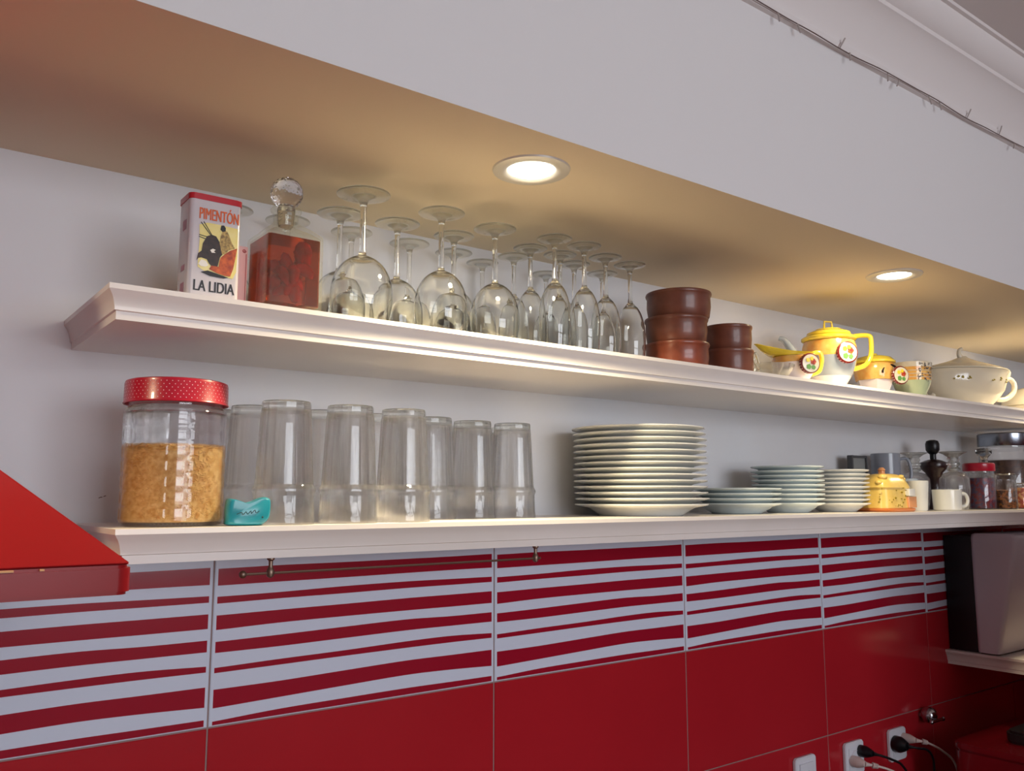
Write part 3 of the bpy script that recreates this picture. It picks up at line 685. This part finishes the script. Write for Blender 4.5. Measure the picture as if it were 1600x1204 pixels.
t = thing('tea_cup', 'orange banded tea cup with grey foliage and mint lower half', 'cup', (2.040, -.195, ZU+.0002))
obj('cup_base', G().lathe([(0, .001), (.024, .001), (.025, 0), (.028, .004), (.040, .030), (.0445, .044)], 40), M['mintglaze'], t)
obj('orange_band', G().lathe([(.0445, .0442), (.047, .076), (.0455, .0762), (.043, .046)], 40, closed=True), M['orange'], t)
obj('cup_rim', G().lathe([(.047, .0762), (.0478, .088), (.0470, .0888), (.0452, .0764)], 40, closed=True), M['cream'], t)
g = G(); random.seed(8)
for k in range(46):
    a = -PI*.5+random.uniform(-.75, .25); z = random.uniform(.040, .084); rr = .0445+(z-.044)*.1; r2 = random.uniform(.0015, .0045)
    c = Vector((rr*math.cos(a), rr*math.sin(a), z)); nx = Vector((math.cos(a), math.sin(a), 0)); tx = Vector((-math.sin(a), math.cos(a), 0)); q = random.uniform(0, PI)
    pts = [c+nx*.0009+(tx*math.cos(b)*math.cos(q)+Vector((0, 0, 1))*math.cos(b)*math.sin(q))*r2+(tx*-math.sin(q)+Vector((0, 0, 1))*math.cos(q))*math.sin(b)*r2*.35 for b in [i*PI/3 for i in range(6)]]
    g.add(pts, [tuple(range(6))])
obj('painted_foliage', g, M['darkgrey'], t, smooth=False)['kind'] = 'stuff'
g = G()
for z in (.050, .058, .066): g.lathe([(.0449+(z-.044)*.09, z), (.0455+(z-.044)*.09, z+.0008), (.0449+(z-.044)*.09, z+.0016)], 40, caps=False)
obj('painted_line', g, M['cream'], t)

# ------------------------------------------------------------------ tureen
t = thing('tureen', 'ivory oval lidded tureen with gilt sprigs and twisted handles', 'tureen', (2.420, -.145, ZU+.0002), -.38)
t.scale = (1.0, .9, .93)
sy_ = .66
obj('tureen_body', G().lathe([(0, .002), (.070, .002), (.073, 0), (.078, .005), (.076, .014), (.098, .034), (.118, .060), (.127, .088), (.126, .102), (.132, .112), (.136, .116), (.130, .117)], 56, sy=sy_), M['cream'], t)
tl = obj('lid', G().lathe([(.128, .1172), (.134, .1176), (.133, .121), (.118, .127), (.094, .134), (.062, .142), (.036, .150), (.016, .158), (.010, .163), (0, .164)], 56, sy=sy_), M['cream'], t)
obj('finial', G().tube(smooth_path([(-.006, 0, .156), (-.012, 0, .168), (-.010, 0, .180), (.000, 0, .186)]), [.009, .0085, .008, .0075, .007, .0068, .0065, .006, .0058, .0056, .0054, .0053, .0052, .0052, .0052, .0052, .0052, .0050, .0046], 10), M['cream'], tl)
for s_ in (1, -1):
    g = G().tube(smooth_path([(s_*.118, 0, .108), (s_*.138, 0, .126), (s_*.152, 0, .120), (s_*.146, 0, .104), (s_*.140, 0, .098), (s_*.156, 0, .100), (s_*.170, 0, .084), (s_*.164, 0, .058), (s_*.140, 0, .040), (s_*.112, 0, .036), (s_*.104, 0, .046)]), .0075, 10)
    obj('handle', g, M['cream'], t)
g = G(); random.seed(2)
for cx_, cz_ in ((-.08, .088), (-.066, .090), (-.05, .086), (.03, .085), (.06, .088), (.088, .084)):
    for k in range(3):
        x = cx_+random.uniform(-.006, .006); z = cz_+random.uniform(-.004, .004)
        yb_ = -sy_*.1275*math.sqrt(max(0, 1-(x/.1275)**2))-.0006
        g.ball((x, yb_, z), .0024, 8, 5, sx=1.4, sy=.4)
obj('painted_sprig', g, M['olive'], t)

t = thing('serving_dish', 'ivory covered dish at the right end of the upper shelf beside the tureen', 'dish', (2.86, -.150, ZU+.0002))
obj('dish_body', G().lathe([(0, .002), (.055, .002), (.058, 0), (.070, .010), (.094, .030), (.098, .036), (.094, .037)], 48), M['cream'], t)
obj('cover', G().lathe([(.093, .0372), (.096, .040), (.090, .060), (.070, .085), (.040, .095), (.012, .098), (.012, .108), (0, .112)], 48), M['cream'], t)

# ------------------------------------------------------------------ pasta jar
t = thing('pasta_jar', 'glass storage jar of small yellow pasta with red polka-dot lid', 'jar', (.3035, -.180, ZL+.0002))
R = .0595
def waffle(a, z, k):
    if z < .006 or z > .134: return 1
    fa = (a*16/(2*PI)) % 1; fz = ((z-.006)/.0183) % 1
    gv = min(abs(fa-.5)*2, 1); gz = abs(fz-.5)*2
    return 1-.020*max(gv**6, gz**6)
out = [(.050, 0), (.0575, .002)]+[(R, .006+.129*i/56) for i in range(57)]+[(.058, .139), (.054, .143), (.054, .150)]
g = G().lathe(out, 128, fn=waffle, caps=False)
g2 = G().lathe([(.052, .150), (.052, .143), (.0560, .138), (.0565, .007), (.052, .005), (0, .005)], 64, caps=False); g.add(g2.v, g2.f)
g3 = G().lathe([(.050, 0), (0, .0006)], 64, caps=False); g.add(g3.v, g3.f)
obj('glass_body', g, M['jarglass'], t, ang=28)
ld = obj('lid', G().lathe([(0, .1745), (.055, .1745), (.0590, .173), (.0600, .170), (.0603, .148), (.0612, .1465), (.0605, .1455), (.0590, .1460), (.0585, .150), (0, .150)], 64), M['lid_red'], t)
g = G()
for j in range(6):
    for i in range(60):
        a = 2*PI*(i+(j % 2)*.5)/60; z = .1503+j*.0038; q = .0604
        c = Vector((q*math.cos(a), q*math.sin(a), z)); tx = Vector((-math.sin(a), math.cos(a), 0))
        g.add([c+tx*.00062*math.cos(b)+Vector((0, 0, .00062*math.sin(b))) for b in [k*PI/3 for k in range(6)]], [tuple(range(6))])
obj('polka_dots', g, M['dot'], ld, smooth=False)['kind'] = 'stuff'
g = G().lathe([(0, .0056), (.0545, .0056), (.0555, .008), (.0555, .088), (.050, .092), (.03, .095), (0, .096)], 48, fn=lambda a, z, k: 1+(.01*math.sin(5*a+z*200) if z > .01 else 0))
random.seed(4)
for k in range(2300):
    a = random.uniform(0, 2*PI)
    if k < 1800: c = Vector((.0550*math.cos(a), .0550*math.sin(a), random.uniform(.009, .0925+.004*math.sin(a*2+1)))); tx = Vector((-math.sin(a), math.cos(a), 0)); q = random.uniform(0, PI); d = tx*math.cos(q)+Vector((0, 0, 1))*math.sin(q); nn = Vector((math.cos(a), math.sin(a), 0))
    else: rr = .054*math.sqrt(random.random()); c = Vector((rr*math.cos(a), rr*math.sin(a), .0965-.004*(rr/.054)**2)); q = random.uniform(0, PI); d = Vector((math.cos(q), math.sin(q), random.uniform(-.2, .3))); nn = Vector((0, 0, 1))
    s_ = d.cross(nn).normalized(); l = random.uniform(.0030, .0046); w_ = .0013
    g.add([c-d*l, c+s_*w_, c+d*l, c-s_*w_, c+nn*w_, c-nn*w_], [(0, 1, 4), (1, 2, 4), (2, 3, 4), (3, 0, 4), (1, 0, 5), (2, 1, 5), (3, 2, 5), (0, 3, 5)])
obj('pasta', g, M['pasta'], t, smooth=False)['kind'] = 'stuff'

# ------------------------------------------------------------------ teal holder
t = thing('teal_holder', 'curved teal plastic holder lying between pasta jar and tumblers', 'plastic holder', (.379, -.234, ZL+.0002), -.12); t.scale = (.92, 1, 1.06)
ps = [(-.030, .004), (-.026, .0005), (.010, 0), (.020, .003), (.026, .010), (.027, .026), (.024, .031), (.016, .032), (.006, .0285), (-.004, .026), (-.014, .0285), (-.022, .030), (-.029, .028)]
ps2 = [(p.x, p.y) for p in smooth_path([(a, b, 0) for a, b in ps+[ps[0]]], 4)][:-1]
g = G(); n = len(ps2); cxx = sum(p[0] for p in ps2)/n; czz = sum(p[1] for p in ps2)/n
loft([[(cxx+(a-cxx)*k, y, czz+(b-czz)*k) for a, b in ps2] for y, k in ((-.012, .86), (-.0105, .94), (-.006, 1), (.006, 1), (.0105, .94), (.012, .86))], g)
obj('holder_body', g, M['teal'], t)
g = G().tube(smooth_path([(-.018, -.0124, .013), (-.012, -.0124, .015), (-.010, -.0124, .0125), (-.006, -.0124, .0155), (-.004, -.0124, .0130), (0, -.0124, .0165), (.001, -.0124, .0138), (.005, -.0124, .0175), (.007, -.0124, .0145), (.011, -.0124, .0165)]), .0005, 5)
g.ball((.0155, -.0118, .0095), .0014, 10, 6).ball((.0245, -.009, .014), .0014, 10, 6)
obj('embossed_script', g, M['teal_d'], t)

# ------------------------------------------------------------------ cheese dish cottage
t = thing('cheese_dish', 'yellow ceramic cottage-shaped covered dish with brown base', 'cheese dish', (1.905, -.185, ZL+.0002))
def sq_ring(hx, hy, z, n=48, p=5):
    o_ = []
    for k in range(n):
        a = 2*PI*(k+.5)/n; c, s_ = math.cos(a), math.sin(a); e = (abs(c/hx)**p+abs(s_/hy)**p)**(-1/p); o_.append((c*e, s_*e, z))
    return o_
obj('base_tray', loft([sq_ring(.066, .045, 0), sq_ring(.070, .048, .004), sq_ring(.069, .047, .008)], G()), M['brownbase'], t)
obj('cottage_body', loft([sq_ring(.064, .042, .0082), sq_ring(.060, .040, .030), sq_ring(.057, .038, .052), sq_ring(.060, .040, .055), sq_ring(.058, .037, .062), sq_ring(.050, .030, .076), sq_ring(.038, .020, .085), sq_ring(.02, .012, .087)], G()), M['cheese'], t)
obj('chimney', G().rbox(-.018, -.006, -.009, .003, .083, .094, .002).lathe([(.007, .094), (.009, .0955), (.005, .101), (0, .102)], 16, (-.012, -.003, 0)), M['roofgl'], t)
g = G(); random.seed(9)
for k in range(34):
    side = random.random() < .3
    if side: x = -.061; y = random.uniform(-.03, .03); z = random.uniform(.02, .06)
    else: x = random.uniform(-.055, .055); y = -.0405+max(0, abs(x)-.035)*.35; z = random.choice((random.uniform(.012, .03), random.uniform(.03, .056)))
    g.ball((x, y, z), random.uniform(.0014, .0034), 8, 5, sz=random.uniform(.4, 1))
obj('leaf_relief', g, M['olive'], t)
g = G()
for x, y, z, rr in ((-.040, -.020, .078, .011), (-.052, -.018, .066, .009), (.040, -.022, .074, .009), (.050, -.020, .060, .010), (.030, -.026, .080, .007)): g.ball((x, y, z), rr, 14, 9, sz=.7)
obj('roof_scroll', g, M['cheese'], t)
obj('white_plaque', G().rbox(.022, .048, -.049, -.034, .036, .052, .002), M['porcelain'], t)
obj('door_panel', G().rbox(.024, .060, -.0455, -.034, .009, .034, .002), M['roofgl'], t)

# ------------------------------------------------------------------ right end of the lower shelf
t = thing('picture_frame', 'small dark grey square frame leaning against the wall behind the plates', 'frame', (2.035, -.040, ZL+.0002))
g = G().box(-.036, -.030, -.010, .004, 0, .138).box(.030, .036, -.010, .004, 0, .138).box(-.030, .030, -.010, .004, .132, .138).box(-.030, .030, -.010, .004, 0, .006)
obj('frame', g, M['darkgrey'], t, bevel=.0008); obj('glazing', G().box(-.0299, .0299, -.006, 0, .0061, .1319), M['greyglass'], t, smooth=False)

def mug(name, label, cat, R, H, loc, m, rz=0, group=None, hs=1, taper=.92, hz_=(.2, .8), upside=False, rh=.0042):
    t = thing(name, label, cat, loc, rz, group)
    b = R*taper
    pr_ = [(0, .002), (b*.86, .002), (b*.9, 0), (b, .003), (R, H-.001), (R-.0012, H), (R-.003, H-.001), (b-.003, .006), (0, .005)]
    if upside: pr_ = [(r_, H-z) for r_, z in pr_]
    obj('mug_body', G().lathe(pr_, 40), m, t)
    z0, z1 = H*hz_[0], H*hz_[1]; e = R*.98
    obj('handle', G().tube(smooth_path([(b*.97, 0, z0), (e+.014*hs, 0, z0+.002), (e+.020*hs, 0, (z0+z1)/2), (e+.014*hs, 0, z1-.001), (e*.97, 0, z1)]), rh, 10), m, t)
    return t
mug('mug', 'tall blue-grey stoneware mug behind the yellow cottage dish', 'mug', .0360, .146, (2.143, -.058, ZL+.0002), M['greymug'], hs=1.3, taper=.96, hz_=(.45, .9), rz=-.9)
mug('espresso_cup', 'white cup with curved side handle standing second from the cottage dish', 'cup', .0250, .079, (2.118, -.128, ZL+.0002), M['porcelain2'], group='white cups by the cottage dish', hs=1, taper=.82, rz=-.5)
mug('espresso_cup', 'narrow white cup directly beside the yellow cottage dish', 'cup', .0240, .072, (2.040, -.195, ZL+.0002), M['porcelain'], group='white cups by the cottage dish', hs=.9, taper=.8, rz=.9)
mug('espresso_cup', 'low white cup with round handle at the front of the lower shelf', 'cup', .0335, .051, (2.132, -.218, ZL+.0002), M['porcelain'], group='white cups by the cottage dish', hs=1.05, taper=.95, rz=-.55)

def goblet(label, loc, H=.150, R=.037, f_=.034, name='glass_goblet'):
    t = thing(name, label, 'goblet', loc, 0, 'upside-down glass goblets on the lower shelf')
    out = [(R*.80, 0), (R*.86, .01), (R, .050), (R*.97, .080), (R*.72, .093), (R*.30, .098)]
    inn = [(r_-.0016, z) for r_, z in out[::-1]]
    obj('bowl', G().lathe(out+inn, 36, closed=True), M['tumbler'], t)
    prof_ = [(.010, .0985), (.0155, .102), (.017, .106), (.012, .110), (.012, .112), (.0165, .116), (.0165, .120), (.0125, .124), (.0150, .130), (.0130, .136), (f_*.7, H-.006), (f_, H-.002), (f_*.99, H), (0, H-.002)]
    obj('foot', G().lathe(prof_, 36), M['footglass'], t)
    return t
gb = goblet('upside-down glass goblet with broad foot in front of the dark pepper mill', (2.262, -.176, ZL+.0002))
dup(gb, (2.232, -.088, ZL+.0002), 'upside-down glass goblet left of the dark pepper mill, behind white cups', rz=.4)

t = thing('pepper_mill', 'dark turned wooden pepper mill with black knob among the goblets', 'pepper mill', (2.326, -.092, ZL+.0002))
obj('mill_body', G().lathe([(0, 0), (.026, 0), (.027, .008), (.022, .020), (.0165, .05), (.0165, .075), (.022, .098), (.032, .108), (.035, .118), (.033, .126), (.022, .131), (.012, .134), (0, .134)], 32), M['wood_dk'], t)
obj('knob', G().lathe([(.008, .1342), (.008, .148), (.013, .152), (.0175, .160), (.0180, .176), (.015, .184), (.008, .187), (0, .187)], 24), M['black_pl'], t)

def jar(label, loc, R, H, lid_h, lidm, fillm, fill, name='spice_jar', group=None, lid_r=1.02, gm=None, neck=True):
    t = thing(name, label, 'jar', loc, 0, group)
    hb = H-lid_h
    out = [(R*.9, 0), (R, .003), (R, hb*.86), (R*.93, hb*.95), (R*.93, hb)]
    inn = [(r_-.0018, max(z, .003)) for r_, z in out[::-1]]+[(0, .003)]
    g = G().lathe(out+inn, 40, caps=False, fn=lambda a, z, k: 1-.012*(abs(math.sin(a*9)) if .01 < z < hb*.85 else 0)); g.lathe([(R*.9, 0), (0, .0005)], 40, caps=False)
    obj('glass_body', g, gm or M['jarglass'], t)
    obj('contents', G().lathe([(0, .0035), (R-.004, .0035), (R-.0032, .006), (R-.0032, fill-.002), (R*.5, fill), (0, fill)], 32), fillm, t)
    obj('lid', G().lathe([(0, hb+.0002), (R*lid_r-.001, hb+.0002), (R*lid_r, hb+.002), (R*lid_r, H-.003), (R*lid_r-.003, H), (0, H)], 40), lidm, t)
    return t
jar('tall glass jar with red lid behind the goblet, dark blue and red contents', (2.425, -.165, ZL+.0002), .0390, .124, .022, M['lid_red'], M['candle'], .085)
jar('small clip-top glass jar of peppercorns with glass lid at the shelf front', (2.480, -.205, ZL+.0002), .0290, .096, .016, M['footglass'], M['spice'], .052)
jar('small glass jar of reddish dried spices at the right edge of the picture', (2.580, -.200, ZL+.0002), .0290, .072, .012, M['footglass'], M['spice2'], .058)
jar('large glass storage canister with steel lid and brown contents', (2.690, -.125, ZL+.0002), .0720, .218, .038, M['steel'], M['brownfill'], .140, name='storage_canister')
t = thing('stoppered_bottle', 'narrow glass bottle with round glass stopper beside the steel-lidded canister', 'bottle', (2.560, -.120, ZL+.0002))
obj('bottle_body', G().lathe([(.020, 0), (.026, .003), (.026, .09), (.012, .108), (.012, .128), (.015, .131), (.0105, .131), (.0105, .108), (.024, .088), (.024, .005), (0, .005)], 28, caps=False).lathe([(.020, 0), (0, .0006)], 28, caps=False), M['jarglass'], t)
obj('stopper', G().lathe([(.009, .120), (.0105, .132), (.007, .138), (.012, .146), (.021, .156), (.022, .163), (.016, .170), (0, .172)], 24), M['stemglass'], t)

# ------------------------------------------------------------------ appliance on its shelf
za = OZ-.474+.0402
t = thing('boxy_appliance', 'white tapered plastic appliance with black back on the short right-hand shelf', 'appliance', (2.75, -.15, za))
g = G()
rg = []
for (y0, y1, z) in ((-.145, -.086, .004), (-.149, -.085, .008), (-.212, -.0845, .318), (-.208, -.088, .327), (-.200, -.095, .330)):
    x0, x1 = 2.514, 3.00; r_ = .014; pts = []
    for cx_, cy_, a0 in ((x1-r_, y1-r_, 0), (x0+r_, y1-r_, 90), (x0+r_, y0+r_, 180), (x1-r_, y0+r_, 270)):
        for k in range(5):
            a = math.radians(a0+90*k/4); pts.append((cx_+r_*math.cos(a)-2.75, cy_+r_*math.sin(a)+.15, z))
    rg.append(pts)
obj('shell', loft(rg, g), M['grey_pl'], t, ang=45)
obj('rear_housing', G().rbox(2.530-2.75, 2.96-2.75, .0665, .1485, .0, .320, .006), M['black_pl'], t)
obj('foot', G().box(-.22, .20, .012, .060, 0, .0039), M['black_pl'], t)

# ------------------------------------------------------------------ sockets, plugs and hook
def outlet(x, z, label, sw=False):
    t = thing('light_switch' if sw else 'wall_socket', label, 'light switch' if sw else 'wall socket', (x, -.0002, z))
    obj('face_plate', G().prism([(-.040+a, b) for a, b in ((.006, -.040), (.074, -.040), (.080, -.034), (.080, .034), (.074, .040), (.006, .040), (0, .034), (0, -.034))], -.009, 0, ax='y'), M['white_pl'], t, bevel=.0015)
    if sw:
        obj('rocker', G().rbox(-.026, .026, -.0125, -.009, -.026, .026, .0015), M['white_pl'], t)
        obj('symbol', G().tube([(-.004, -.0128, 0), (.004, -.0128, .008), (.010, -.0128, .004), (.006, -.0128, -.004)], .0006, 5), M['darkgrey'], t)
    else:
        obj('insert', G().box(-.027, .027, -.0105, -.009, -.027, .027).lathe([(.021, 0), (.021, .001), (.019, .001), (.019, 0)], 28, closed=True).v and G().box(-.027, .027, -.0105, -.009, -.027, .027), M['white_pl'], t, bevel=.0005)
        g = G().lathe([(.0205, 0), (.0205, .0012), (.0185, .0012), (.0185, 0)], 28, closed=True); g.rot(Matrix.Translation((0, -.0105, 0)) @ Matrix.Rotation(PI/2, 4, 'X'))
        obj('recess_ring', g, M['grey_pl'], t)
    return t
zo = OZ-.643
outlet(1.811, zo, 'white light switch plate, leftmost of the three plates on the tiles', True)
outlet(2.014, zo, 'white wall socket in the middle, holding a beige and a black plug')
outlet(2.216, zo, 'white wall socket at the right, below the chrome ball hook')
def plug(label, x, z, m, pts, r_, ridged=False, rad=.015):
    t = thing('power_plug', label, 'plug', (x, -.011, z), 0, 'power plugs')
    g = G().lathe([(rad, 0), (rad*1.02, .004), (rad, .016), (rad*.75, .026), (rad*.5, .034), (0, .036)], 20); g.rot(Matrix.Rotation(PI/2+.0, 4, 'X'))
    obj('plug_body', g, m, t)
    P_ = smooth_path(pts, 8)
    n_ = len(P_)
    obj('cable', G().tube(P_, [max(r_, .0062-.0042*min(k/7, 1)) for k in range(n_)], 10), m, t)
    if ridged:
        for k in range(4):
            c = P_[6+k]; d = (P_[7+k]-P_[5+k]).normalized()
            obj('ridge', G().tube([c-d*.0012, c+d*.0012], .0072-.0005*k, 10), m, t)
    return t
plug('black plug in the right-hand socket, large and rounded', 2.196, zo+.006, M['black_pl'], [(0, -.034, 0), (.02, -.050, -.004), (.05, -.06, -.012), (.075, -.06, -.04), (.082, -.055, -.10), (.085, -.05, -.13)], .0030, rad=.020)
plug('beige ridged plug in the right-hand socket, above the black one', 2.238, zo+.014, M['cable_w'], [(0, -.034, 0), (.018, -.050, -.004), (.040, -.060, -.014), (.066, -.070, -.030), (.10, -.08, -.06), (.13, -.08, -.12)], .0028, True, .012)
plug('beige plug in the middle socket with pale cable', 1.998, zo-.002, M['cable_w'], [(0, -.034, 0), (.020, -.050, -.004), (.045, -.064, -.012), (.075, -.075, -.028), (.10, -.08, -.06), (.12, -.08, -.13)], .0028, True, .013)
plug('black plug in the middle socket, above the beige one', 2.034, zo+.016, M['black_pl'], [(0, -.034, 0), (.02, -.046, -.006), (.05, -.055, -.018), (.085, -.06, -.036), (.12, -.06, -.08), (.13, -.06, -.15)], .0030, rad=.014)
t = thing('ball_hook', 'chrome ball-shaped hook with short crossbar on the red tiles', 'hook', (2.352, -.0002, OZ-.590))
obj('ball', G().ball((0, -.024, .004), .0215, 24, 16), M['chrome'], t)
obj('stalk', G().tube([(0, 0, 0), (0, -.010, 0)], .008, 14), M['chrome'], t)
obj('crossbar', G().tube([(-.030, -.046, -.006), (.030, -.046, -.006)], .0042, 12).ball((-.030, -.046, -.006), .0058, 12, 8).ball((.030, -.046, -.006), .0058, 12, 8), M['chrome'], t)

# worktop and red bread bin at the lower right
zc = OZ-.80
g = G().box(1.2, 3.499, -.62, -.001, zc-.04, zc)
tag(obj('worktop', g, M['counter'], smooth=False), 'dark stone kitchen worktop below the wall sockets', 'worktop')
tag(obj('base_cabinet', G().box(1.22, 3.498, -.60, -.006, .0, zc-.0402), M['white_pl'], smooth=False), 'white base cabinet carrying the dark worktop', 'cabinet')
t = thing('bread_bin', 'dark red enamel bread bin with black lid handle and chrome trim', 'bread bin', (2.42, -.27, zc+.0002))
obj('bin_body', G().rbox(-.19, .19, -.13, .13, 0, .175, .03, 6), M['darkred'], t, bevel=.003)
obj('lid', G().rbox(-.192, .192, -.132, .132, .1752, .192, .032, 6), M['darkred'], t, bevel=.003)
obj('handle', G().rbox(-.10, .14, -.045, .045, .1922, .222, .03, 6), M['black_pl'], t, bevel=.006)
obj('chrome_trim', G().tube([(-.11, -.047, .2), (.14, -.047, .2)], .0022, 8), M['chrome'], t)
